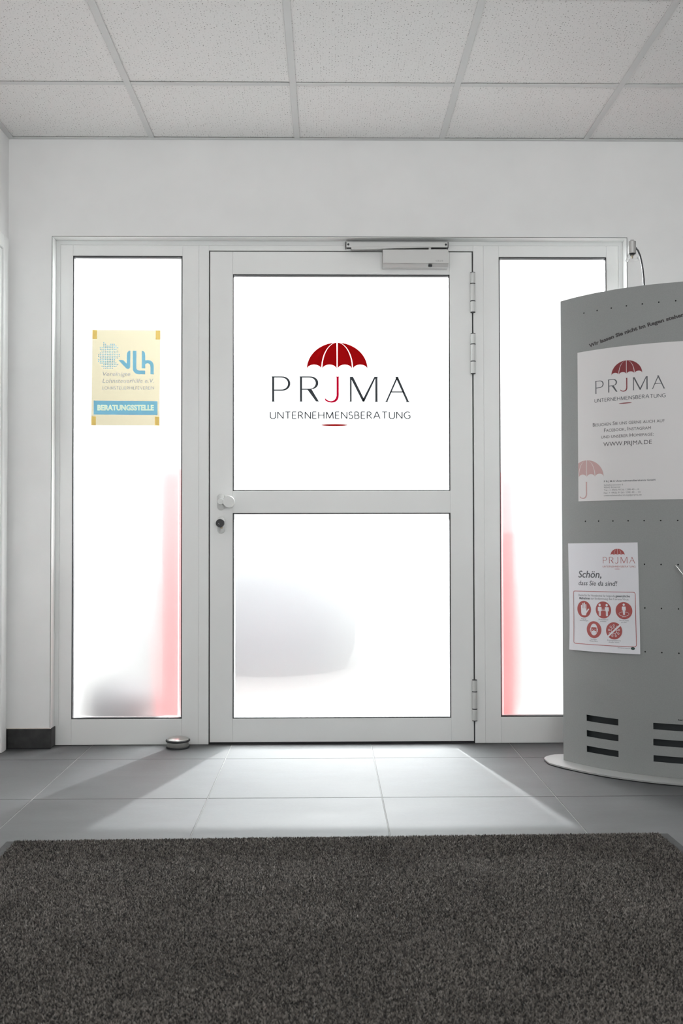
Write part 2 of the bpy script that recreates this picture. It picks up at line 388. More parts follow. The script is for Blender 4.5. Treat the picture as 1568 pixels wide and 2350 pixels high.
# floor: screed + every tile
fl = mbox('floor', 'grout', None, XL-.2, XR+.2, YB-.2, .10, -.08, -.0015)
tag(fl, 'dark grey square porcelain floor tiles with pale joints', 'floor', kind='structure')
TX, TY, TS, J = -1.0175, -.2125, .6025, .0035
cols = [TX+TS*k for k in range(-1, 8)]; rows = [TY+TS-TS*k for k in range(0, 14)]
tcache = {}
for i in range(len(cols)-1):
    for j in range(len(rows)-1):
        x0, x1 = max(cols[i]+J/2, XL), min(cols[i+1]-J/2, XR); y1, y0 = min(rows[j]-J/2, RC+.025), max(rows[j+1]+J/2, YB)
        if x1-x0 < .01 or y1-y0 < .01: continue
        k = (round(x1-x0, 4), round(y1-y0, 4))
        if k not in tcache:
            b2 = bmesh.new(); box(b2, 0, k[0], 0, k[1], -.009, 0, .0008); me = bpy.data.meshes.new('floor_tile'); bmesh.ops.recalc_face_normals(b2, faces=b2.faces); b2.to_mesh(me); b2.free(); tcache[k] = me
        link('floor_tile', tcache[k], 'tile', fl, (x0, y0, 0))

# suspended ceiling: dark plenum slab, tees, wall angles, lay-in tiles
ce = mbox('ceiling', 'slab', None, XL-.2, XR+.2, YB-.2, WT, H+.16, H+.3)
tag(ce, 'suspended ceiling of white pinholed mineral fibre tiles in a grid', 'ceiling', kind='structure')
GX = [-.754+.625*k for k in range(0, 6)]; GY = [-.5345-.625*k for k in range(0, 11)]
def teebar(x0, x1, y0, y1, name):
    b2 = bmesh.new(); w = .012
    if x1-x0 > y1-y0: box(b2, x0, x1, y0, y1, H-.0006, H+.0012, .0003); c = (y0+y1)/2; box(b2, x0, x1, c-.001, c+.001, H+.0012, H+.034)
    else: box(b2, x0, x1, y0, y1, H-.0006, H+.0012, .0003); c = (x0+x1)/2; box(b2, c-.001, c+.001, y0, y1, H+.0012, H+.034)
    return fin(b2, name, 'tee', ce)
for x in GX: teebar(x-.012, x+.012, YB+.02, -.0215, 'main_tee')
xs = [XL+.022]+GX+[XR-.022]
for y in GY:
    for a0, a1 in zip(xs, xs[1:]): teebar(a0+(.012 if a0 in GX else 0)+.0004, a1-(.012 if a1 in GX else 0)-.0004, y-.012, y+.012, 'cross_tee')
def angle(x0, x1, y0, y1, wx0, wx1, wy0, wy1):
    b2 = bmesh.new(); box(b2, x0, x1, y0, y1, H-.0012, H+.0008, .0002); box(b2, wx0, wx1, wy0, wy1, H+.0008, H+.022); return fin(b2, 'wall_angle', 'tee', ce)
angle(XL+.0235, .999, -.0215, 0, XL+.0235, .999, -.0012, 0); angle(.9998+.004, XR, -.0215, 0, 1.004, XR, -.0012, 0)
angle(XL, XL+.0225, YB, 0, XL, XL+.0012, YB, 0); angle(XR-.0215, XR, YB, -.0225, XR-.0012, XR, YB, -.0225)
tcache = {}
ys = [-.0]+GY+[YB]
for i, (a0, a1) in enumerate(zip([XL]+GX, GX+[XR])):
    for j, (b1, b0) in enumerate(zip(ys, ys[1:])):
        k = (round(a1-a0-.007, 4), round(b1-b0-.007, 4))
        if k not in tcache:
            b2 = bmesh.new(); box(b2, 0, k[0], 0, k[1], 0, .014, .0012); me = bpy.data.meshes.new('ceiling_tile'); bmesh.ops.recalc_face_normals(b2, faces=b2.faces); b2.to_mesh(me); b2.free(); tcache[k] = me
        link('ceiling_tile', tcache[k], 'ceiling_tile', ce, (a0+.0035, b0+.0035, H+.003+random.uniform(0, .0018)))

# skirting tiles
bf = tag(empty('baseboard_front', (OX0, 0, 0)), 'dark grey tile skirting at the foot of the entrance wall', 'skirting', kind='structure')
SH = .084
mbox('skirting_tile', 'skirting', bf, XL+.0105, OX0+.0095, -.0095, 0, .004, SH, .001)
mbox('skirting_tile', 'skirting', bf, OX0, OX0+.0095, .0005, RC-.006, .004, SH, .001)
mbox('skirting_tile', 'skirting', bf, OX1-.0095, XR-.011, -.0095, 0, .004, SH, .001)
mbox('caulk_line', 'caulk', bf, XL+.010, OX0+.006, -.007, 0, SH, SH+.003, .001)
mbox('joint', 'rubber', bf, XL+.010, OX0+.006, -.008, 0, 0, .004)
bl = tag(empty('baseboard_left', (XL, -.02, 0)), 'short dark skirting tile between the left corner and the door casing', 'skirting', kind='structure')
mbox('skirting_tile', 'skirting', bl, XL, XL+.0095, -.033, -.0005, .004, SH, .001)
mbox('caulk_line', 'caulk', bl, XL, XL+.007, -.033, 0, SH, SH+.003, .001)
mbox('joint', 'rubber', bl, XL, XL+.008, -.033, 0, 0, .004)

# side door in the left wall (only its casing shows)
d2 = tag(empty('door_2', (XL, -.5, 0)), 'white side door casing cut by the left edge of the picture', 'door', kind='structure')
DY0, DY1 = -1.02, -.034
mbox('casing', 'casing', d2, XL, XL+.013, -.094, DY1, .001, 2.171, .003, 2)
mbox('casing', 'casing', d2, XL, XL+.013, DY0, DY0+.06, .001, 2.171, .003, 2)
mbox('casing', 'casing', d2, XL, XL+.013, DY0+.0605, -.0945, 2.113, 2.171, .003, 2)
lf = mbox('door_leaf', 'casing', d2, XL, XL+.004, DY0+.062, -.096, .006, 2.111, .001)
bm = bmesh.new(); lathe(bm, [(0, 0), (.024, 0), (.024, .006), (.009, .007), (.009, .045), (0, .046)], (XL+.004, DY0+.13, 1.05), 24, 'x'); tube(bm, [(XL+.045, DY0+.13, 1.05), (XL+.045, DY0+.25, 1.05)], .009); fin(bm, 'handle', 'steel', lf, True)

# angled trim round the opening: left, top, right
def trim(name, label, side):
    prof = [(.0022, -.0008), (.0042, -.0008), (.0042, RC-.0035), (.0215, RC-.0035), (.0215, RC-.0012), (.0022, RC-.0012)]
    bm = bmesh.new(); g = .0003
    def at(o, y, e):
        if side == 'left': return (OX0+o, y, .084) if e == 0 else (OX0+o, y, OZ-o-g)
        if side == 'right': return (OX1-o, y, .084) if e == 0 else (OX1-o, y, OZ-o-g)
        return (OX0+o+g, y, OZ-o) if e == 0 else (OX1-o-g, y, OZ-o)
    A = [bm.verts.new(at(o, y, 0)) for o, y in prof]; B = [bm.verts.new(at(o, y, 1)) for o, y in prof]
    n = len(prof)
    for i in range(n): bm.faces.new((A[i], B[i], B[(i+1) % n], A[(i+1) % n]))
    bm.faces.new(A); bm.faces.new(B[::-1])
    return tag(fin(bm, name, 'trim'), label, 'trim', kind='structure')
trim('trim_1', 'white angle trim down the left edge of the entrance opening', 'left')
trim('trim_2', 'white angle trim along the top of the entrance opening', 'top')
trim('trim_3', 'white angle trim down the right edge of the entrance opening', 'right')
mb = tag(empty('trim_4', (0, WT, 0)), 'dark sheets standing in for the shade in the gap round the entrance trim', 'trim', kind='structure')
mbox('shade_lining', 'gap', mb, OX0, OX0+.0006, .0015, WT-.02, 0, OZ); mbox('shade_lining', 'gap', mb, OX1-.0006, OX1, .0015, WT-.02, 0, OZ); mbox('shade_lining', 'gap', mb, OX0+.0007, OX1-.0007, .0015, WT-.02, OZ-.0006, OZ)  # dark colour stands in for shade in the gap between plaster and trim

# ------------------------------------------------------------------ the glazed front
GY0 = RC+.026            # room-side face of the glass
def bars(parent, x0, x1, z0, z1, gx0, gx1, gz0, gz1, y0=RC, y1=RC+.07, names=('stile', 'rail')):
    e = .0004
    mbox(names[0], 'frame', parent, x0, gx0-e/2, y0, y1, z0, z1, .0006)
    mbox(names[0], 'frame', parent, gx1+e/2, x1, y0, y1, z0, z1, .0006)
    mbox(names[1], 'frame', parent, gx0+e/2, gx1-e/2, y0, y1, z0, gz0, .0006)
    mbox(names[1], 'frame', parent, gx0+e/2, gx1-e/2, y0, y1, gz1, z1, .0006)
def glazing(parent, gx0, gx1, gz0, gz1, ins=(.003, .003, .003, .003), fm='film'):
    """pane, black gasket round it and frosted film (ins: left, right, bottom, top margins)"""
    w = .0042; bm = bmesh.new(); y0, y1 = RC+.001, GY0
    box(bm, gx0, gx0+w, y0, y1, gz0, gz1); box(bm, gx1-w, gx1, y0, y1, gz0, gz1); box(bm, gx0+w, gx1-w, y0, y1, gz0, gz0+w); box(bm, gx0+w, gx1-w, y0, y1, gz1-w, gz1)
    fin(bm, 'gasket', 'rubber', parent)
    p = mbox('pane', 'glass', parent, gx0+.0005, gx1-.0005, GY0+.0005, GY0+.0065, gz0+.0005, gz1-.0005)
    f0, f1, f2, f3 = gx0+w+ins[0], gx1-w-ins[1], gz0+w+ins[2], gz1-w-ins[3]; y = GY0-.0004
    me = bpy.data.meshes.new('frosted_film'); me.from_pydata([(f0, y, f2), (f1, y, f2), (f1, y, f3), (f0, y, f3)], [], [(0, 1, 2, 3)])
    fo = link('frosted_film', me, fm, p); fo['label'] = 'milky frosted film'
    i0, i1, i2, i3 = gx0+w, gx1-w, gz0+w, gz1-w
    me = bpy.data.meshes.new('film_margin'); me.from_pydata([(i0, y, i2), (i1, y, i2), (i1, y, i3), (i0, y, i3), (f0, y, f2), (f1, y, f2), (f1, y, f3), (f0, y, f3)], [], [(0, 1, 5, 4), (1, 2, 6, 5), (2, 3, 7, 6), (3, 0, 4, 7)])
    link('film_margin', me, 'film_edge', p)
    return p
JZ = 2.1865
w1 = tag(empty('window_1', (-.87, RC, 0)), 'tall frosted sidelight with the yellow poster, left of the door', 'window', kind='structure')
bars(w1, OX0+.003, -.5602, .0015, JZ, -1.108, -.632, .112, 2.1255)
glazing(w1, -1.108, -.632, .112, 2.1255, (.004, .0165, .002, .003), 'film_side')
w2 = tag(empty('window_2', (1.0, RC, 0)), 'tall frosted sidelight right of the door, half behind the display stand', 'window', kind='structure')
bars(w2, .6852, OX1-.003, .0015, JZ, .753, 1.227, .114, 2.1235)
glazing(w2, .753, 1.227, .114, 2.1235, (.012, .004, .002, .003), 'film_side')
tf = tag(empty('trim_5', (.06, RC, 0)), 'white door frame jambs and head between the two sidelights', 'door frame', kind='structure')
mbox('jamb', 'frame', tf, -.5598, -.5165, RC, RC+.07, .0015, JZ, .0006); mbox('jamb', 'frame', tf, .6405, .6848, RC, RC+.07, .0015, JZ, .0006)
mbox('head', 'frame', tf, -.5163, .6403, RC, RC+.07, 2.1495, JZ, .0006)
bm = bmesh.new(); box(bm, -.5163, -.500, RC+.013, RC+.06, .002, 2.149); box(bm, .624, .6403, RC+.013, RC+.06, .002, 2.149); box(bm, -.5, .624, RC+.013, RC+.06, 2.137, 2.149)
fin(bm, 'rebate_seal', 'gap', tf)
mbox('sill_plate', 'rubber', tf, -.5163, .6403, RC+.012, RC+.07, -.001, .006)
# guide rail of the door closer, screwed to the head
gr = mbox('guide_rail', 'alu_light', tf, .083, .526, RC-.030, RC-.0002, 2.157, 2.180, .0012)
mbox('end_cap', 'black', gr, .0805, .083, RC-.031, RC-.0002, 2.155, 2.181, .0006); mbox('end_cap', 'black', gr, .526, .5285, RC-.031, RC-.0002, 2.155, 2.181, .0006)
for x in (.0925, .5175):
    bm = bmesh.new(); lathe(bm, [(0, 0), (.0048, 0), (.0048, .0015), (0, .0015)], (x, RC-.0315, 2.1692), 20, 'y'); fin(bm, 'screw', 'black', gr)
mbox('rail_slot', 'rubber', gr, .086, .523, RC-.024, RC-.008, 2.1562, 2.157)

# door leaf
d1 = tag(empty('door_1', (.06, RC, 0)), 'white aluminium entrance door with two frosted panes and the umbrella logo', 'door', kind='structure')
dx0, dx1, dz0, dz1 = -.5110, .6345, .0105, 2.1445
gx0, gx1 = -.412, .5365
e = .0002
mbox('stile', 'frame', d1, dx0, gx0-e, RC, RC+.065, dz0, dz1, .0006); mbox('stile', 'frame', d1, gx1+e, dx1, RC, RC+.065, dz0, dz1, .0006)
mbox('rail', 'frame', d1, gx0+e, gx1-e, RC, RC+.065, dz0, .1115, .0006); mbox('rail', 'frame', d1, gx0+e, gx1-e, RC, RC+.065, 1.0015, 1.098, .0006); mbox('rail', 'frame', d1, gx0+e, gx1-e, RC, RC+.065, 2.0455, dz1, .0006)
glazing(d1, gx0, gx1, 1.098, 2.0455, (.003, .003, .003, .003))
glazing(d1, gx0, gx1, .1115, 1.0015, (.004, .011, .003, .0145))
# hinges
def hinge(zs):
    x, y, r = .6370, RC-.0105, .0110
    bm = bmesh.new(); g = .0018
    for za, zb in ((zs[1]+g, zs[0]), (zs[2]+g, zs[1]-g), (zs[3], zs[2]-g)):
        lathe(bm, [(0, za), (r-.0006, za), (r, za+.0006), (r, zb-.0006), (r-.0006, zb), (0, zb)], (x, y, 0), 28)
        box(bm, x-.004, x+.004, y+.005, RC+.002, za+.001, zb-.001)
    h = fin(bm, 'hinge', 'alu_light', d1, True)
    for z in (zs[1], zs[2]):
        bm = bmesh.new(); lathe(bm, [(0, z-g), (r+.0003, z-g), (r+.0003, z+g), (0, z+g)], (x, y, 0), 28); fin(bm, 'ring', 'rubber', h, True)
    for za, zb in ((zs[0], zs[0]+.0025), (zs[3]-.0025, zs[3])):
        bm = bmesh.new(); lathe(bm, [(0, za), (r-.0004, za), (r-.0004, zb), (0, zb)], (x, y, 0), 28); fin(bm, 'cap', 'gap', h, True)
hinge((2.050, 2.003, 1.926, 1.879)); hinge((1.782, 1.737, 1.662, 1.610)); hinge((.275, .226, .151, .102))
# closer body, arm, valve
bm = bmesh.new(); yf = RC-.052
prism(bm, [(RC-.0002, 2.141), (yf, 2.141), (yf, 2.0825), (yf+.004, 2.0785), (yf+.016, 2.0685), (RC-.0002, 2.0685)], 'x', .2415, .526, .0007)
cl = fin(bm, 'door_closer', 'alu', d1); cl['label'] = 'silver overhead door closer'
bm = bmesh.new(); lathe(bm, [(0, -.0062), (.0072, -.0062), (.0086, -.004), (.0088, .003), (0, .003)], (.4475, yf+.009, 2.0745), 28); fin(bm, 'valve', 'black', cl, True)
bm = bmesh.new(); prism(bm, [(.104, 2.1475), (.110, 2.1455), (.130, 2.1450), (.25, 2.1475), (.44, 2.1525), (.453, 2.1525), (.453, 2.1565), (.44, 2.158), (.112, 2.1555), (.105, 2.153)], 'y', RC-.043, RC-.026, .0006); ar = fin(bm, 'closer_arm', 'alu', cl)
bm = bmesh.new(); lathe(bm, [(0, 2.141), (.0075, 2.141), (.0075, 2.147), (.0062, 2.1475), (.0062, 2.1545), (0, 2.1545)], (.4465, RC-.0345, 0), 20); fin(bm, 'spindle', 'alu_light', cl, True)
prn('lettering', fit('GEZE', .470, .5035, 2.0890, .0062, offset=.012), lambda x, z: (x, yf-.0003, z), 'emboss', cl)
# knob on its oval plate
def stadium(cx, z0, z1, w, n=14):
    r = w/2
    return [(cx+r*math.cos(a), z1-r+r*math.sin(a)) for a in [PI*i/n for i in range(n+1)]]+[(cx+r*math.cos(a), z0+r+r*math.sin(a)) for a in [PI+PI*i/n for i in range(n+1)]]
bm = bmesh.new(); prism(bm, stadium(-.4625, 1.0145, 1.0865, .0330), 'y', RC-.0065, RC-.0001, .0012); kp = fin(bm, 'knob_plate', 'alu_light', d1, True)
bm = bmesh.new(); lathe(bm, [(0, 0), (.0125, 0), (.0135, -.001), (.0135, -.030), (.0125, -.031), (0, -.031)], (-.4615, RC-.0066, 1.051), 36, 'y'); fin(bm, 'knob_stem', 'alu_light', kp, True)
bm = bmesh.new(); lathe(bm, [(0, -.022), (.020, -.022), (.0238, -.026), (.0248, -.040), (.0248, -.056), (.0236, -.0588), (0, -.0588)], (-.4235, RC-.0066, 1.0495), 48, 'y')
box(bm, -.462, -.424, RC-.0366, RC-.0286, 1.042, 1.058, .002); fin(bm, 'door_knob', 'alu_light', kp, True)
# electronic lock cylinder on its oval plate
bm = bmesh.new(); prism(bm, stadium(-.4625, .9135, .9875, .0330), 'y', RC-.0065, RC-.0001, .0012); lp = fin(bm, 'lock_plate', 'alu_light', d1, True)
bm = bmesh.new(); lathe(bm, [(0, 0), (.0150, 0), (.0156, -.001), (.0156, -.016), (0, -.016)], (-.4625, RC-.0066, .9590), 36, 'y'); fin(bm, 'lock_collar', 'steel', lp, True)
bm = bmesh.new(); lathe(bm, [(0, -.0162), (.0172, -.0162), (.0178, -.018), (.0178, -.0365), (.0166, -.0385), (0, -.0385)], (-.4630, RC-.0066, .9575), 40, 'y'); lk = fin(bm, 'lock_knob', 'black', lp, True); lk['label'] = 'black lock knob'
bm = bmesh.new(); lathe(bm, [(0, 0), (.0052, 0), (.0052, -.008), (0, -.008)], (-.4595, RC-.0066, .9385), 20, 'y'); fin(bm, 'key_cylinder', 'brass', lp, True)
ang = math.radians(-35)
prn('maker_mark', merge([xf(([(0, 0), (.0011, 0), (.0011, h), (0, h)], [(0, 1, 2, 3)]), 1, 1, -.4700+i*.0014*math.cos(ang), .9560+i*.0014*math.sin(ang), ang) for i, h in enumerate((.0018, .0016, .0019, .0015, .0018))]), lambda x, z: (x, RC-.0066-.0387, z), 'white_mark', lk)

# ------------------------------------------------------------------ logo artwork (drawn once, in units of the big door logo: metres)
def Z(px, py): return ((px-760)*4.65e-4, (668-py)*4.65e-4)
def zl(pts): return [Z(*p) for p in pts]
def bez(p0, p1, p2, p3, n=10): return [tuple((1-t)**3*a+3*(1-t)**2*t*b2+3*(1-t)*t*t*c+t**3*d for a, b2, c, d in zip(p0, p1, p2, p3)) for t in [i/n for i in range(n+1)]]
def umbrella_panels():
    cx, by, b2 = 760, 362, 254
    def el(a, t0, t1, n=26): return [(cx+a*math.cos(math.radians(t0+(t1-t0)*i/n)), by-b2*math.sin(math.radians(t0+(t1-t0)*i/n))) for i in range(n+1)]
    out = []
    for s in (-1, 1):
        def mir(p): return [(cx+s*(x-cx)*-1, y) for x, y in p]      # drawn on the left
        o1 = el(-287, 0, 88)+el(-151, 85, 0)[1:]
        o1 += [(542+68*math.cos(math.radians(t)), by-45*math.sin(math.radians(t))) for t in range(10, 175, 12)]
        o2 = el(-140, 0, 87.9)+[(755, 108), (755, 366)]
        o2 += [(687.5+67.5*math.cos(math.radians(t)), by-45*math.sin(math.radians(t))) for t in range(4, 178, 12)]
        for o in (o1, o2): out.append(tess([zl(mir(o))]))
    return out
UMB = umbrella_panels()
def letters():
    L = {}
    P_out = [(142, 668), (146, 660), (146, 440), (140, 428), (235, 428)]+bez((235, 428), (345, 428), (345, 565), (235, 565), 16)+[(166, 565), (166, 660), (169, 668)]
    P_in = [(166, 440), (230, 440)]+bez((230, 440), (317, 440), (317, 553), (230, 553), 16)+[(166, 553)]
    L['P'] = tess([zl(P_out), zl(P_in)])
    R_out = [(405, 668), (408, 660), (408, 440), (403, 428), (500, 428)]+bez((500, 428), (606, 428), (606, 545), (518, 550), 16)+[(588, 668), (560, 666), (480, 556), (429, 556), (429, 660), (432, 668)]
    R_in = [(429, 440), (496, 440)]+bez((496, 440), (577, 440), (577, 545), (496, 545), 16)+[(429, 545)]
    L['R'] = tess([zl(R_out), zl(R_in)])
    J = [(750, 430), (778, 430), (775, 440), (775, 605)]+bez((775, 605), (775, 690), (690, 690), (645, 655), 14)+[(645, 632)]+bez((645, 632), (680, 682), (754, 670), (754, 600), 14)+[(754, 440)]
    L['J'] = tess([zl(J)])
    L['M'] = merge([tess([zl(q)]) for q in ([(876, 668), (880, 660), (880, 432), (896, 460), (896, 660), (898, 668)], [(878, 431), (909, 431), (1012, 640), (1014, 668), (1000, 668), (893, 455)], [(1006, 668), (1000, 650), (1112, 432), (1124, 440), (1016, 668)], [(1112, 431), (1145, 431), (1141, 440), (1141, 662), (1144, 670), (1116, 670), (1120, 662), (1120, 440)])])
    L['A'] = merge([tess([zl(q)]) for q in ([(1209, 670), (1222, 660), (1318, 440), (1332, 446), (1236, 662), (1240, 670)], [(1308, 431), (1341, 431), (1338, 440), (1434, 660), (1448, 672), (1409, 672), (1414, 662), (1316, 444)], [(1262, 570), (1392, 570), (1396, 581), (1258, 581)])])
    return L
LET = letters()
TAG = strokes('UNTERNEHMENSBERATUNG', Z(129, 0)[0], Z(1448, 0)[0], Z(0, 828)[1], 63*4.65e-4, 8.2*4.65e-4, .27)
ELL = tess([[Z(*p) for p in circ(733, 889.5, 123, 36, ry=9)]])
def logo(surf, parent, s, ox, oz, mats, ang=0., clip=None, tagline=True):
    for i, u in enumerate(UMB): prn('umbrella_panel', xf(u, s, s, ox, oz, ang), surf, mats['umb'], parent)
    for ch, p in LET.items(): prn('letter_'+ch.lower(), xf(p, s, s, ox, oz, ang), surf, mats['J' if ch == 'J' else 'let'], parent)
    if tagline:
        prn('tagline', xf(TAG, s, s, ox, oz, ang), surf, mats['tag'], parent); prn('underline', xf(ELL, s, s, ox, oz, ang), surf, mats['umb'], parent)

# big vinyl logo on the upper door pane
dc = tag(empty('logo_decal', (.0435, GY0-.0012, 1.4905)), 'large vinyl decal, red umbrella over PRJMA lettering, on the upper door pane', 'decal')
logo(lambda x, z: (x, GY0-.0012, z), dc, 1, .0435, 1.4905, {'umb': 'vinyl_red', 'let': 'vinyl_grey', 'J': 'vinyl_crimson', 'tag': 'vinyl_grey'})

# yellow poster on the left sidelight
po = tag(empty('window_poster', (-.88, GY0-.002, 1.3865)), 'yellow translucent poster with blue logo taped inside the left sidelight', 'poster')
PX, PZ, PS = -1.0285, 1.8055, 2.443e-4
def Q(px, py): return (PX+(px-184)*PS, PZ-(py-137)*PS)
def ql(p): return [Q(*t) for t in p]
yS = GY0-.0030
sf = lambda k: (lambda x, z: (x, yS-k*.00025, z))
prn('sheet', tess([ql([(184, 137), (1400, 146), (1387, 1857), (169, 1851)])]), sf(0), 'sheet', po)
for q in ([(184, 137), (267, 138), (267, 301), (184, 300)], [(1318, 146), (1400, 147), (1398, 311), (1317, 309)], [(169, 1690), (252, 1691), (251, 1852), (168, 1851)], [(1305, 1695), (1387, 1696), (1386, 1857), (1304, 1856)]):
    prn('tape', tess([ql(q)]), sf(.6), 'sheet_tape', po)
spans = ['3', '34789', (3, 10), (1, 11), (1, 10), (2, 11), (1, 11), (0, 12), (0, 12), (1, 11), (0, 9), (0, 9), (1, 10), (3, 11), (2, 10), (3, 8)]
dots = []
for r, s in enumerate(spans):
    js = [int(c) for c in s] if isinstance(s, str) else range(s[0], s[1]+1)
    for j in js: dots.append(tess([ql(circ(297+31*j, 367+30.55*r, 10, 10))]))
prn('dot_map', merge(dots), sf(1), 'sheet_blue', po)
v_ = [(648, 680), (733, 680), (800, 746), (800, 590)]+bez((800, 590), (800, 540), (830, 512), (865, 510))[1:]+[(862, 795)]+bez((862, 795), (862, 838), (812, 850), (790, 826))[1:]
l_ = [(908, 512), (973, 512), (971, 820)]+bez((971, 820), (975, 855), (1000, 870), (1030, 870))[1:]+[(1128, 870), (1128, 935), (1015, 935)]+bez((1015, 935), (945, 930), (908, 880), (908, 825))[1:]
h_ = [(1069, 828), (1071, 514)]+bez((1071, 514), (1105, 518), (1130, 545), (1130, 580))[1:]+[(1130, 686), (1180, 680)]+bez((1180, 680), (1245, 685), (1283, 735), (1283, 790))[1:]+[(1282, 935), (1225, 935), (1225, 800)]+bez((1225, 800), (1222, 760), (1200, 735), (1165, 736))[1:]+[(1130, 754), (1130, 828)]
for nm, q in (('letter_v', v_), ('letter_l', l_), ('letter_h', h_)): prn(nm, tess([ql(q)]), sf(1), 'sheet_blue', po)
def qtext(body, x0, x1, yb, cap, **kw): return fit(body, Q(x0, 0)[0], Q(x1, 0)[0], Q(0, yb)[1], cap*PS, **kw)
prn('lettering', qtext('Vereinigte', 372, 864, 965, 73, offset=-.004, shear=.2), sf(1), 'sheet_grey', po)
prn('lettering', qtext('Lohnsteuerhilfe e.V.', 368, 1284, 1088, 73, offset=-.004, shear=.2), sf(1), 'sheet_grey', po)
prn('lettering', strokes('LOHNSTEUERHILFEVEREIN', Q(368, 0)[0], Q(1284, 0)[0], Q(0, 1208)[1], 52*PS, 7*PS, .3), sf(1), 'sheet_grey', po)
prn('banner', tess([ql([(213, 1410), (1351, 1419), (1351, 1667), (213, 1657)])]), sf(1), 'sheet_blue', po)
prn('banner_lettering', qtext('BERATUNGSSTELLE', 280, 1286, 1580, 90, offset=.035), sf(2), 'sheet_cream', po)

# ------------------------------------------------------------------ display stand
CX, CY, CR = 1.5297, .0171, .6716
def cyl(s, z, o=0.): t = s/CR; return (CX+(CR+o)*math.sin(t), CY-(CR+o)*math.cos(t), z)
SW, SZ0, SZ1 = .7225, .0095, 1.8435
st = tag(empty('display_stand', (CX, -.35, 0)), 'curved grey metal display stand with slots and peg holes, right edge', 'display stand')
slots_s = [(-.6013, -.4648), (-.3333, -.1967), (-.0682, .0682), (.1967, .3333), (.4648, .6013)]; slots_z = [(.0632, .0870), (.1227, .1474), (.1824, .2068)]
sb = sorted({round(-SW+2*SW*i/72, 5) for i in range(73)} | {v for q in slots_s for v in q}); zb = sorted({SZ0, SZ1, .6, 1.0, 1.4} | {v for q in slots_z for v in q})
bm = bmesh.new(); g = {}
for i, s in enumerate(sb):
    for j, z in enumerate(zb): g[i, j] = bm.verts.new(cyl(s, z))
for i in range(len(sb)-1):
    for j in range(len(zb)-1):
        sm_, zm_ = (sb[i]+sb[i+1])/2, (zb[j]+zb[j+1])/2
        if any(a < sm_ < b2 for a, b2 in slots_s) and any(a < zm_ < b2 for a, b2 in slots_z): continue
        bm.faces.new((g[i, j], g[i+1, j], g[i+1, j+1], g[i, j+1]))
bmesh.ops.recalc_face_normals(bm, faces=bm.faces)
if sum(f.normal.y for f in bm.faces) > 0: bmesh.ops.reverse_faces(bm, faces=bm.faces)
bmesh.ops.solidify(bm, geom=list(bm.faces), thickness=.002)
me = bpy.data.meshes.new('front_panel'); bm.to_mesh(me); bm.free(); smooth(me, 30); link('front_panel', me, 'stand', st)
def arcwall(name, m, r, t0, t1, z0, z1, th, n=40):
    bm = bmesh.new(); o = [(CX+r*math.sin(t0+(t1-t0)*i/n), CY-r*math.cos(t0+(t1-t0)*i/n)) for i in range(n+1)]; q = [(CX+(r-th)*math.sin(t0+(t1-t0)*i/n), CY-(r-th)*math.cos(t0+(t1-t0)*i/n)) for i in range(n+1)]
    prism(bm, o+q[::-1], 'z', z0, z1); return fin(bm, name, m, st, True, 30)
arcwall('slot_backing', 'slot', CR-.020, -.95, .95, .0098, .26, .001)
mbox('back_panel', 'stand', st, CX-.585, CX+.585, -.292, -.290, .0095, SZ1-.02)
# base plate: front arc, rounded tips, straight back
tip = [(.8705, -.262), (.876, -.248), (.888, -.231), (.905, -.214), (.925, -.2025), (.950, -.1975)]
front = [(CX+.7545*math.sin(t), CY-.7545*math.cos(t)) for t in [math.radians(-61+122*i/60) for i in range(61)]]
left = [(.8675, -.300), (.8672, -.280)]+tip; outline = front+[(2*CX-x, y) for x, y in left]+left[::-1]
bm = bmesh.new(); prism(bm, outline, 'z', .0035, .0092, .0006); fin(bm, 'base_plate', 'stand_base', st, True, 30)
bm = bmesh.new(); prism(bm, [(CX+(x-CX)*.975, -.42+(y+.42)*.95) for x, y in outline], 'z', 0, .0036); fin(bm, 'foot_pad', 'rubber', st)
prn('peg_holes', merge([tess([circ(-.6+.06*k, 1.774-.1632*j, .0029, 12)]) for k in range(21) for j in range(9)]), lambda s, z: cyl(s, z, .0003), 'hole', st)['kind'] = 'stuff'
# slogan rising along the panel, and the maker's small print
full = 'Wir lassen Sie nicht im Regen stehen'; pre = text('Wir lassen Sie nicht im Regen s', offset=.042); v, f = text(full, offset=.042)
pw = max(p[0] for p in pre[0])-min(p[0] for p in pre[0]); sx = .3185/pw
prn('slogan', xf(([(x-min(p[0] for p in v), y) for x, y in v], f), sx, .0133/CAP, -.5755, 1.6345, math.atan(.22)), lambda s, z: cyl(s, z, .0003), 'ink_stand', st, 'charcoal slogan lettering')
prn('small_print', fit('kerk', -.2440, -.2200, .2215, .0048, offset=.04), lambda s, z: cyl(s, z, .0003), 'hole', st)

# big poster on the stand
def sheet(name, m, parent, s0, s1, z0, z1, off, th=.0012, n=28, f=None):
    bm = bmesh.new(); A, B = [], []
    for i in range(n+1):
        s = s0+(s1-s0)*i/n; A.append([bm.verts.new((f or cyl)(s, z, off+th)) for z in (z0, z1)]); B.append([bm.verts.new((f or cyl)(s, z, off)) for z in (z0, z1)])
    for i in range(n):
        bm.faces.new((A[i][0], A[i+1][0], A[i+1][1], A[i][1])); bm.faces.new((B[i][0], B[i][1], B[i+1][1], B[i+1][0]))
        bm.faces.new((A[i][1], A[i+1][1], B[i+1][1], B[i][1])); bm.faces.new((A[i][0], B[i][0], B[i+1][0], A[i+1][0]))
    for i in (0, n): bm.faces.new((A[i][0], A[i][1], B[i][1], B[i][0]))
    return fin(bm, name, m, parent, True, 30)
bp_ = tag(empty('poster', (*cyl(-.42, 1.036)[:2], 1.036)), 'large white poster with umbrella logo and web address on the grey stand', 'poster')
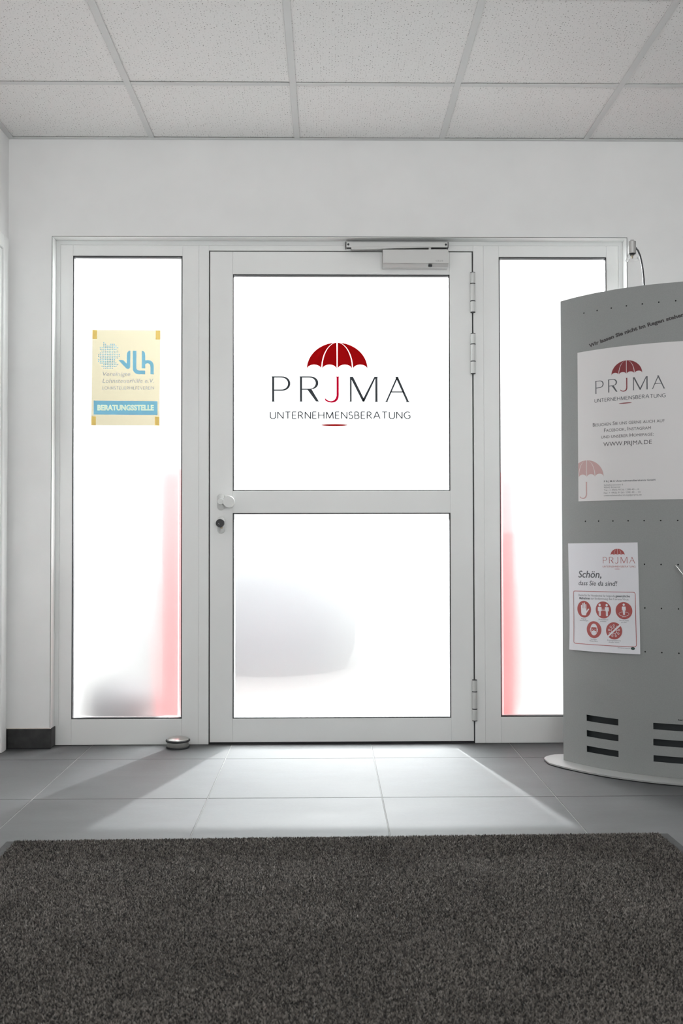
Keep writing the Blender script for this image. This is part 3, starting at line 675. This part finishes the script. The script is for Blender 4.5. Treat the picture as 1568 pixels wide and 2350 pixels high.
sheet('sheet', 'paper', bp_, -.6315, -.2105, 1.0365, 1.6220, .0006, .0012)
def curved(fn): fn.curved = True; return fn
on = lambda k=0: curved(lambda s, z: cyl(s, z, .0020+k*.0002))
logo(on(), bp_, .4455, -.4215, 1.4505, {'umb': 'ink_red', 'let': 'ink_grey', 'J': 'ink_red', 'tag': 'ink_grey'})
for body, x0, x1, zz, cap, sm_ in (('Besuchen Sie uns gerne auch auf', -.5615, -.2830, 1.3242, .0135, .78), ('Facebook, Instagram', -.5127, -.3322, 1.3000, .0135, .78), ('und unserer Homepage:', -.5246, -.3224, 1.2755, .0135, .78), ('WWW.PRJMA.DE', -.5163, -.3293, 1.2448, .0155, None)):
    prn('lettering', fit(body, x0, x1, zz, cap, small=sm_, offset=-.002), on(), 'ink_dark', bp_)
# pale umbrella cut by the sheet's left edge, pale J below it
def clipx(part, xmin):
    v, f = part; bm = bmesh.new(); vv = [bm.verts.new((x, y, 0)) for x, y in v]
    for t in f:
        try: bm.faces.new([vv[i] for i in t])
        except ValueError: pass
    bmesh.ops.bisect_plane(bm, geom=list(bm.verts)+list(bm.edges)+list(bm.faces), plane_co=(xmin, 0, 0), plane_no=(-1, 0, 0), clear_outer=True)
    bm.verts.index_update(); out = ([(q.co.x, q.co.y) for q in bm.verts], [tuple(q.index for q in fc.verts) for fc in bm.faces]); bm.free(); return out
us = .563
for u in UMB:
    c = clipx(xf(u, us, us, -.5915, 1.1290-Z(0, 362)[1]*us), -.6312)
    if c[1]: prn('pale_umbrella_panel', c, on(), 'ink_pink', bp_)
prn('pale_letter_j', xf(LET['J'], .575, .575, -.5935, 1.0480), on(), 'ink_pink', bp_)
for body, x0, x1, zz, cap, of in (('P R J M A Unternehmensberatungs GmbH', -.5149, -.3179, 1.1072, .0062, .02), ('Schlehenstrasse 6', -.515, -.4381, 1.0932, .0060, -.005), ('90542 Eckental', -.5151, -.4498, 1.0840, .0060, -.005), ('Tel.: + 49(0) 9126 / 298 40 – 0', -.5152, -.3778, 1.0736, .0060, -.005), ('Fax: + 49(0) 9126 / 298 40 – 10', -.5153, -.3724, 1.0630, .0060, -.005), ('unternehmensberatung@prjma.de', -.5153, -.3683, 1.0530, .0060, -.005)):
    prn('small_print', fit(body, x0, x1, zz, cap, offset=of), on(), 'ink_grey', bp_)

# notice sheet, a little askew, its lower edge standing off the panel
NA = math.radians(1.1); NS, NZ = -.6790, .4523
def ncyl(s, z, o=0.): return cyl(s, z, o+.001+.006*max(0., (.62-z)/.17)**2)
def nmap(a, b2): return (NS+a*math.cos(NA)-b2*math.sin(NA), NZ+a*math.sin(NA)+b2*math.cos(NA))
nt = tag(empty('notice', (*cyl(-.525, NZ)[:2], NZ)), 'white paper notice with round red hygiene icons, lower on the grey stand', 'notice')
bm = bmesh.new(); G = {}; NW, NH, n1_, n2_ = .3025, .4185, 16, 14
for k, o in enumerate((.0006, .0001)):
    for i in range(n1_+1):
        for j in range(n2_+1): G[k, i, j] = bm.verts.new(ncyl(*nmap(NW*i/n1_, NH*j/n2_), o))
for i in range(n1_):
    for j in range(n2_):
        bm.faces.new((G[0, i, j], G[0, i+1, j], G[0, i+1, j+1], G[0, i, j+1])); bm.faces.new((G[1, i, j], G[1, i, j+1], G[1, i+1, j+1], G[1, i+1, j]))
for i in range(n1_):
    for j in (0, n2_): bm.faces.new((G[0, i, j], G[0, i+1, j], G[1, i+1, j], G[1, i, j]))
for j in range(n2_):
    for i in (0, n1_): bm.faces.new((G[0, i, j], G[0, i, j+1], G[1, i, j+1], G[1, i, j]))
fin(bm, 'sheet', 'paper2', nt, True, 30)
nn = lambda k=0: curved(lambda s, z: ncyl(s, z, .0008+k*.0002))
logo(nn(), nt, .2115, -.4612, .7972, {'umb': 'ink_salmon', 'let': 'ink_salmon', 'J': 'ink_salmon', 'tag': 'ink_salmon'}, NA)
def nfit(body, x0, x1, zz, cap, **kw): return fit(body, x0, x1, zz, cap, ang=NA, **kw)
prn('headline', nfit('Schön,', -.6345, -.5290, .7380, .0265, shear=.2, offset=.012), nn(), 'ink_grey', nt)
prn('headline', nfit('dass Sie da sind!', -.6335, -.4637, .7080, .0175, shear=.2, offset=.008), nn(), 'ink_grey', nt)
def rrect(x0, x1, z0, z1, r, n=6):
    o = []
    for cx, cz, a in ((x1-r, z1-r, 0), (x0+r, z1-r, 90), (x0+r, z0+r, 180), (x1-r, z0+r, 270)): o += [(cx+r*math.cos(math.radians(a+90*i/n)), cz+r*math.sin(math.radians(a+90*i/n))) for i in range(n+1)]
    return o
def npart(part): v, f = part; return [nmap(x, y) for x, y in v], f
def inv(s, z): ds, dz = s-NS, z-NZ; return (ds*math.cos(NA)+dz*math.sin(NA), -ds*math.sin(NA)+dz*math.cos(NA))
prn('border', npart(ribbon(rrect(.0230, .2885, .0268, .2315, .008), .0022, True)), nn(), 'ink_salmon', nt)
for body, x0, x1, zz, of in (('Danke für Ihr Verständnis für folgende', -.6348, -.4735, .6655, -.004), ('gesetzliche', -.4715, -.4150, .6688, .025), ('Maßnahmen', -.6300, -.5790, .6538, .025), ('zur Eindämmung des Corona-Virus:', -.5760, -.4190, .6550, -.004)):
    prn('lettering', nfit(body, x0, x1, zz, .0078, offset=of), nn(), 'ink_grey', nt)
IR = .0325
def icon(s, z, label): 
    a, b2 = inv(s, z); o = prn('icon_disc', npart(tess([circ(a, b2, IR, 40)])), nn(1), 'ink_salmon', nt); o['label'] = label
    def put(part, m='paper2', k=2): prn('pictogram', npart(xf(part, IR, IR, a, b2)), nn(k), m, o)
    return put
def pill(x, y0, y1, w, ang=0): return xf(tess([stadium(0, 0, y1-y0, w, 8)]), 1, 1, x, y0, ang)
put = icon(-.6080, .6155, 'red disc with white hand')
put(merge([tess([[(-.42, .1), (-.42, -.35), (-.36, -.62), (-.2, -.74), (.22, -.74), (.34, -.58), (.36, .1)]]), pill(-.35, -.1, .50, .15), pill(-.14, -.1, .72, .16), pill(.07, -.1, .80, .16), pill(.28, -.1, .62, .15), xf(tess([[(0, 0), (.2, -.1), (.62, .40), (.58, .47), (.45, .45), (.2, .15)]]), 1, 1, .14, -.38)]))
def man(x, y, k=1.):
    p = merge([tess([circ(0, .62, .15, 16)]), tess([[(-.2, .40), (.2, .40), (.25, .34), (.25, -.08), (.17, -.12), (.15, .15), (.14, -.12), (-.14, -.12), (-.15, .15), (-.17, -.12), (-.25, -.08), (-.25, .34)]]), tess([[(-.13, -.10), (-.02, -.10), (-.02, -.66), (-.13, -.66)]]), tess([[(.02, -.10), (.13, -.10), (.13, -.66), (.02, -.66)]])])
    return xf(p, k, k, x, y)
put = icon(-.5219, .6172, 'red disc with two white figures keeping apart')
put(merge([man(-.46, -.05), man(.46, -.05), tess([[(-.18, .12), (.18, .12), (.18, .09), (-.18, .09)]]), tess([[(-.2, 0), (.2, 0), (.2, -.06), (-.2, -.06)]])]))
put = icon(-.4386, .6183, 'red disc with one white figure in a ring')
put(merge([man(0, .12, .92), ribbon(circ(0, -.38, .60, 40, ry=.25), .035, True)])); put(fit('20m²', -.22, .24, -.75, .15), k=3)
put = icon(-.5622, .5391, 'red disc with white masked face')
put(merge([tess([circ(0, .02, .48, 36, ry=.70)]), tess([circ(-.47, -.05, .08, 12, ry=.2)]), tess([circ(.47, -.05, .08, 12, ry=.2)])]))
put(merge([tess([[(-.36, .26), (-.12, .30), (0, .27), (.12, .30), (.36, .26), (.36, -.12), (.2, -.16), (0, -.06), (-.2, -.16), (-.36, -.12)]]), tess([[(-.50, -.02), (-.44, -.02), (-.26, -.36), (-.32, -.36)]]), tess([[(.50, -.02), (.44, -.02), (.26, -.36), (.32, -.36)]])]), 'ink_salmon', 3)
put(merge([tess([circ(-.16, .04, .055, 10)]), tess([circ(.16, .04, .055, 10)])]), 'paper2', 4)
put = icon(-.4778, .5401, 'red disc with a crossed-out germ')
germ = [ribbon(circ(0, 0, .34, 28), .05, True)]
for k in range(9):
    t = 2*PI*k/9+.2; germ.append(ribbon([(.34*math.cos(t), .34*math.sin(t)), (.52*math.cos(t), .52*math.sin(t))], .05)); germ.append(ribbon(circ(.62*math.cos(t), .62*math.sin(t), .10, 12), .045, True))
put(merge(germ))
put(merge([xf(tess([[(-1.05, -.10), (1.05, -.10), (1.05, .10), (-1.05, .10)]]), 1, 1, 0, 0, math.radians(42))]), 'paper2', 3)
for s, z, l1, l2, w in ((-.6085, .5780, 'Eingangs-', 'beschränkungen', .040), (-.5219, .5800, 'Mindestabstand', 'einhalten', .040), (-.4380, .5812, 'Nur ein Kunde', 'pro 20m²', .036), (-.5625, .5016, 'Mund-Nasen-', 'Masken-Pflicht', .036), (-.4775, .5034, 'Krankheitssymptome', 'draußen lassen', .054)):
    w2 = w*min(1, len(l2)/len(l1)) if len(l2) <= len(l1) else w; w1_ = w if len(l1) >= len(l2) else w*len(l1)/len(l2)
    prn('caption', nfit(l1, s-w1_/2, s+w1_/2, z-.0022, .0046), nn(), 'ink_grey', nt); prn('caption', nfit(l2, s-w2/2, s+w2/2, z-.0090, .0046), nn(), 'ink_grey', nt)
a_, b_ = inv(-.4042, .4783); prn('green_badge', npart(tess([circ(a_, b_, .0080, 24, ry=.0052)])), nn(), 'ink_green', nt)
prn('small_print', merge([xf(tess([[(0, 0), (w, 0), (w, .0012), (0, .0012)]]), 1, 1, -.4625+x, .4765+x*.02, NA) for x, w in ((0, .008), (.009, .011), (.021, .006), (.028, .012), (.041, .007))]), nn(), 'ink_grey', nt)

# wire leaflet hook plugged into the peg holes
wh = tag(empty('wire_hook', (*cyl(-.246, .622)[:2], .622)), 'bent chrome wire leaflet holder hooked into the grey stand', 'wire hook')
p0 = cyl(-.2464, .7935, .0002); p1 = cyl(-.2464, .7925, .030); p2 = cyl(-.2215, .7560, .026); p3 = cyl(-.2165, .645, .026); p4 = cyl(-.2160, .6235, .026)
bm = bmesh.new(); tube(bm, [p0, cyl(-.2464, .7935, .0285), p1, cyl(-.2455, .7905, .0312), p2], .0020, 10); fin(bm, 'hook_wire', 'chrome', wh, True)
bm = bmesh.new(); tube(bm, [p2, p3, p4], .0031, 10); fin(bm, 'upright_wire', 'chrome', wh, True)
bm = bmesh.new(); tube(bm, [cyl(-.2165, .646, .026), cyl(-.15, .646, .026), cyl(-.06, .646, .026), cyl(.05, .646, .026)], .0020, 10); fin(bm, 'cross_wire', 'chrome', wh, True)
bm = bmesh.new(); tube(bm, [cyl(-.2192, .640, .029), cyl(-.2190, .622, .029), cyl(-.2165, .6185, .030), cyl(-.2140, .622, .029), cyl(-.2138, .640, .029)], .0014, 8); fin(bm, 'wire_loop', 'chrome', wh, True)

# spot lamp on a bent stem behind the stand's top edge
YL = -.515
sl = tag(empty('spot_lamp', (1.205, YL, 1.80)), 'small silver halogen spot on a thin bent stem above the stand', 'lamp')
k = (4.27765+YL)/(4.27765-.35)
def lp_(x, z): return (x*k, YL, .91183+(z-.91183)*k)
head = [(1.214, 2.080), (1.2145, 2.045), (1.214, 2.017)]
hx, hz0, hz1 = 1.2145*k, lp_(0, 2.0235)[2], lp_(0, 2.0722)[2]; hr = .0148
bm = bmesh.new(); tube(bm, [lp_(*p) for p in ((1.262, 1.80), (1.2615, 1.897), (1.2605, 1.923), (1.257, 1.961), (1.2527, 1.988), (1.2475, 2.013), (1.239, 2.035), (1.229, 2.048), (1.222, 2.052))], .0033, 12); fin(bm, 'stem', 'dark_steel', sl, True)
bm = bmesh.new(); lathe(bm, [(0, hz0), (hr-.0008, hz0), (hr, hz0+.0008), (hr, hz1-.0008), (hr-.0008, hz1), (0, hz1)], (hx, YL, 0), 32)
fin(bm, 'socket', 'alu', sl, True)
bm = bmesh.new(); lathe(bm, [(0, hz1), (.0055, hz1), (.0055, hz1+.003), (.0068, hz1+.0035), (.0068, hz1+.0072), (0, hz1+.008)], (hx, YL, 0), 24); fin(bm, 'screw_cap', 'chrome', sl, True)
bm = bmesh.new(); lathe(bm, [(0, hz0-.0075), (.0080, hz0-.0065), (.0110, hz0-.002), (.0115, hz0), (0, hz0)], (hx, YL, 0), 24); fin(bm, 'bulb_base', 'black', sl, True)
GLM = mat('clear_lamp_glass', (1, 1, 1), .03, 0., .5); GLM.node_tree.nodes['Principled BSDF'].inputs['Transmission Weight'].default_value = 1.0
prof = [(.0120, hz0-.0005), (.0158, hz0-.006), (.0195, hz0-.013), (.0228, hz0-.0225), (.0245, hz0-.0255)]
bm = bmesh.new(); lathe(bm, prof+[(r-.0012, z) for r, z in prof[::-1]]+[prof[0]], (hx, YL, 0), 40); fin(bm, 'reflector', GLM, sl, True)
bm = bmesh.new(); lathe(bm, [(0, hz0-.019), (.003, hz0-.018), (.0038, hz0-.014), (.0038, hz0-.0075), (0, hz0-.0075)], (hx, YL, 0), 16); fin(bm, 'capsule', 'brass', sl, True)

# ------------------------------------------------------------------ door stop
sx_, sy_ = -.640, .0045
ds = tag(empty('door_stop', (sx_, sy_, 0)), 'round brushed steel floor door stop with black rubber ring', 'door stop')
def lp(name, m, prof, sm=True): bm = bmesh.new(); lathe(bm, prof, (sx_, sy_, 0), 56); return fin(bm, name, m, ds, sm, 35)
lp('rubber_foot', 'rubber', [(0, 0), (.0485, 0), (.0492, .001), (.0490, .006), (.047, .0068), (0, .0068)])
lp('steel_body', 'steel', [(0, .0068), (.0462, .0068), (.0466, .008), (.0466, .0262), (.0455, .0268), (0, .0268)])
lp('rubber_ring', 'rubber', [(.044, .0268)]+[(.0470+.0050*math.cos(math.radians(t)), .0310+.0045*math.sin(math.radians(t))) for t in range(-80, 95, 12)]+[(.043, .0355), (.043, .0268), (.044, .0268)])
lp('steel_cap', 'steel', [(0, .0268), (.0440, .0268), (.0464, .0345), (.0455, .0372), (.041, .0405), (.032, .0440), (.020, .0466), (.009, .0478), (0, .0481)])

# ------------------------------------------------------------------ doormat
mr = math.radians(1.15); mcx, mcy = .039, -1.274
def mw(x, y): return (mcx+x*math.cos(mr)-y*math.sin(mr), mcy+x*math.sin(mr)+y*math.cos(mr))
dm = tag(empty('doormat', (mcx, mcy, 0)), 'large dark grey-brown doormat with black rubber edge', 'doormat')
MWd, ML, BW = .9925, 1.50, .034
def flat(x0, x1, y0, y1, z0, z1, bev): 
    bm = bmesh.new(); vs_ = []
    lo = [mw(x0, y1), mw(x1, y1), mw(x1, y0), mw(x0, y0)]; hi = [mw(x0+bev, y1-bev), mw(x1-bev, y1-bev), mw(x1-bev, y0+bev), mw(x0+bev, y0+bev)]
    A = [bm.verts.new((*p, z0)) for p in lo]; B = [bm.verts.new((*p, z1)) for p in hi]
    bm.faces.new(A); bm.faces.new(B[::-1])
    for i in range(4): bm.faces.new((A[i], A[(i+1) % 4], B[(i+1) % 4], B[i]))
    return bm
fin(flat(-MWd, MWd, -ML, .0, .0002, .0035, .004), 'rubber_edge', 'mat_border', dm)
fin(flat(-MWd+BW, MWd-BW, -ML+BW, -.016, .0035, .0052, .001), 'backing', 'mat_border', dm)
sp_ = .0037; ax = np.arange(-MWd+BW, MWd-BW, sp_); ay = np.arange(-1.32, -.012, sp_)
gx_, gy_ = np.meshgrid(ax, ay); px = gx_.ravel()+rng.uniform(-.0022, .0022, gx_.size); py = gy_.ravel()+rng.uniform(-.0022, .0022, gx_.size)
N = px.size; hgt = rng.uniform(.0055, .0085, N); lean = rng.normal(0, .0020, (N, 2)); rot = rng.uniform(0, 2*PI, N); rad = rng.uniform(.0018, .0028, N)
V = np.zeros((N, 5, 3), np.float32)
cm_, sm2 = math.cos(mr), math.sin(mr)
wx = mcx+px*cm_-py*sm2; wy = mcy+px*sm2+py*cm_
for k2 in range(4):
    t = rot+k2*PI/2; V[:, k2, 0] = wx+rad*np.cos(t); V[:, k2, 1] = wy+rad*np.sin(t); V[:, k2, 2] = .0040+hgt*.25
V[:, 4, 0] = wx+lean[:, 0]; V[:, 4, 1] = wy+lean[:, 1]; V[:, 4, 2] = .0040+hgt
idx = np.arange(N)[:, None]*5; F = np.concatenate([np.concatenate([idx+a, idx+(a+1) % 4, idx+4], 1)[:, None, :] for a in range(4)], 1).reshape(-1, 3)
me = bpy.data.meshes.new('pile'); me.vertices.add(N*5); me.vertices.foreach_set('co', V.ravel()); me.loops.add(F.size); me.loops.foreach_set('vertex_index', F.ravel().astype(np.int32))
me.polygons.add(len(F)); me.polygons.foreach_set('loop_start', np.arange(0, F.size, 3, dtype=np.int32)); me.polygons.foreach_set('use_smooth', np.ones(len(F), bool)); me.update()
at = me.attributes.new('tuft', 'FLOAT', 'POINT'); at.data.foreach_set('value', np.repeat(rng.uniform(0, 1, N), 5).astype(np.float32))
m = mat('mat_pile', rough=.95, spec=.1); M['pile'] = m; nd, ln, b = nodes(m)
aa = nd.new('ShaderNodeAttribute'); aa.attribute_name = 'tuft'
rr = ramp(nd, [(0, (.012, .012, .012)), (.3, (.045, .041, .038)), (.65, (.098, .088, .080)), (1, (.17, .155, .14))]); ln.new(aa.outputs['Fac'], rr.inputs[0])
n3 = noise(nd, ln, 3.5, 4); r3 = ramp(nd, [(.3, (.72, .72, .72)), (.7, (1.0, 1.0, 1.0))]); ln.new(n3.outputs['Fac'], r3.inputs[0])
mx = nd.new('ShaderNodeMixRGB'); mx.blend_type = 'MULTIPLY'; mx.inputs[0].default_value = 1; ln.new(rr.outputs[0], mx.inputs[1]); ln.new(r3.outputs[0], mx.inputs[2]); ln.new(mx.outputs[0], b.inputs['Base Color'])
tag(link('pile', me, 'pile', dm), kind='stuff')

# ------------------------------------------------------------------ outside, seen blurred through the frosted glass
og = mbox('outside_paving', 'outside_paving', None, -9, 9, RC+.075, 14, -.12, -.01)
tag(og, 'pale paving outside the frosted glass', 'paving', kind='structure')
def post(x, y, w, h, label):
    t = tag(empty('red_post', (x, y, -.01)), label, 'post', 'red posts outside the door')
    bm = bmesh.new(); prism(bm, rrect(x-w/2, x+w/2, y-.06, y+.06, .03, 5), 'z', 0.01, h, .004); fin(bm, 'column', 'red_lacquer', t, True)
    mbox('foot', 'red_lacquer', t, x-w/2-.02, x+w/2+.02, y-.08, y+.08, -.01, .01, .003)
post(-.675, .50, .22, 1.22, 'blurred red post outside, behind the right edge of the left sidelight')
post(.765, .50, .24, 1.20, 'blurred red post outside, behind the left edge of the right sidelight')
bo = tag(empty('boulder', (-.42, 2.7, -.01)), 'blurred grey rounded shape outside, through the lower door pane', 'boulder')
bm = bmesh.new(); lathe(bm, [(0, -.05), (.52, -.05), (.60, .10), (.62, .28), (.58, .48), (.46, .66), (.28, .78), (.12, .82), (0, .83)], (-.42, 2.7, 0), 40); fin(bm, 'stone', 'stone', bo, True, 80)
pl = tag(empty('planter', (-1.0, .72, -.01)), 'blurred dark low shape outside, at the foot of the left sidelight', 'planter')
bm = bmesh.new(); lathe(bm, [(0, -.008), (.13, -.008), (.17, .06), (.17, .12), (.15, .16), (.12, .17), (0, .165)], (-1.0, .72, 0), 32); fin(bm, 'pot', 'planter', pl, True, 80)
bm = bmesh.new(); lathe(bm, [(0, .166), (.115, .172), (.10, .19), (.05, .205), (0, .21)], (-1.0, .72, 0), 24); fin(bm, 'soil', 'planter', pl, True)
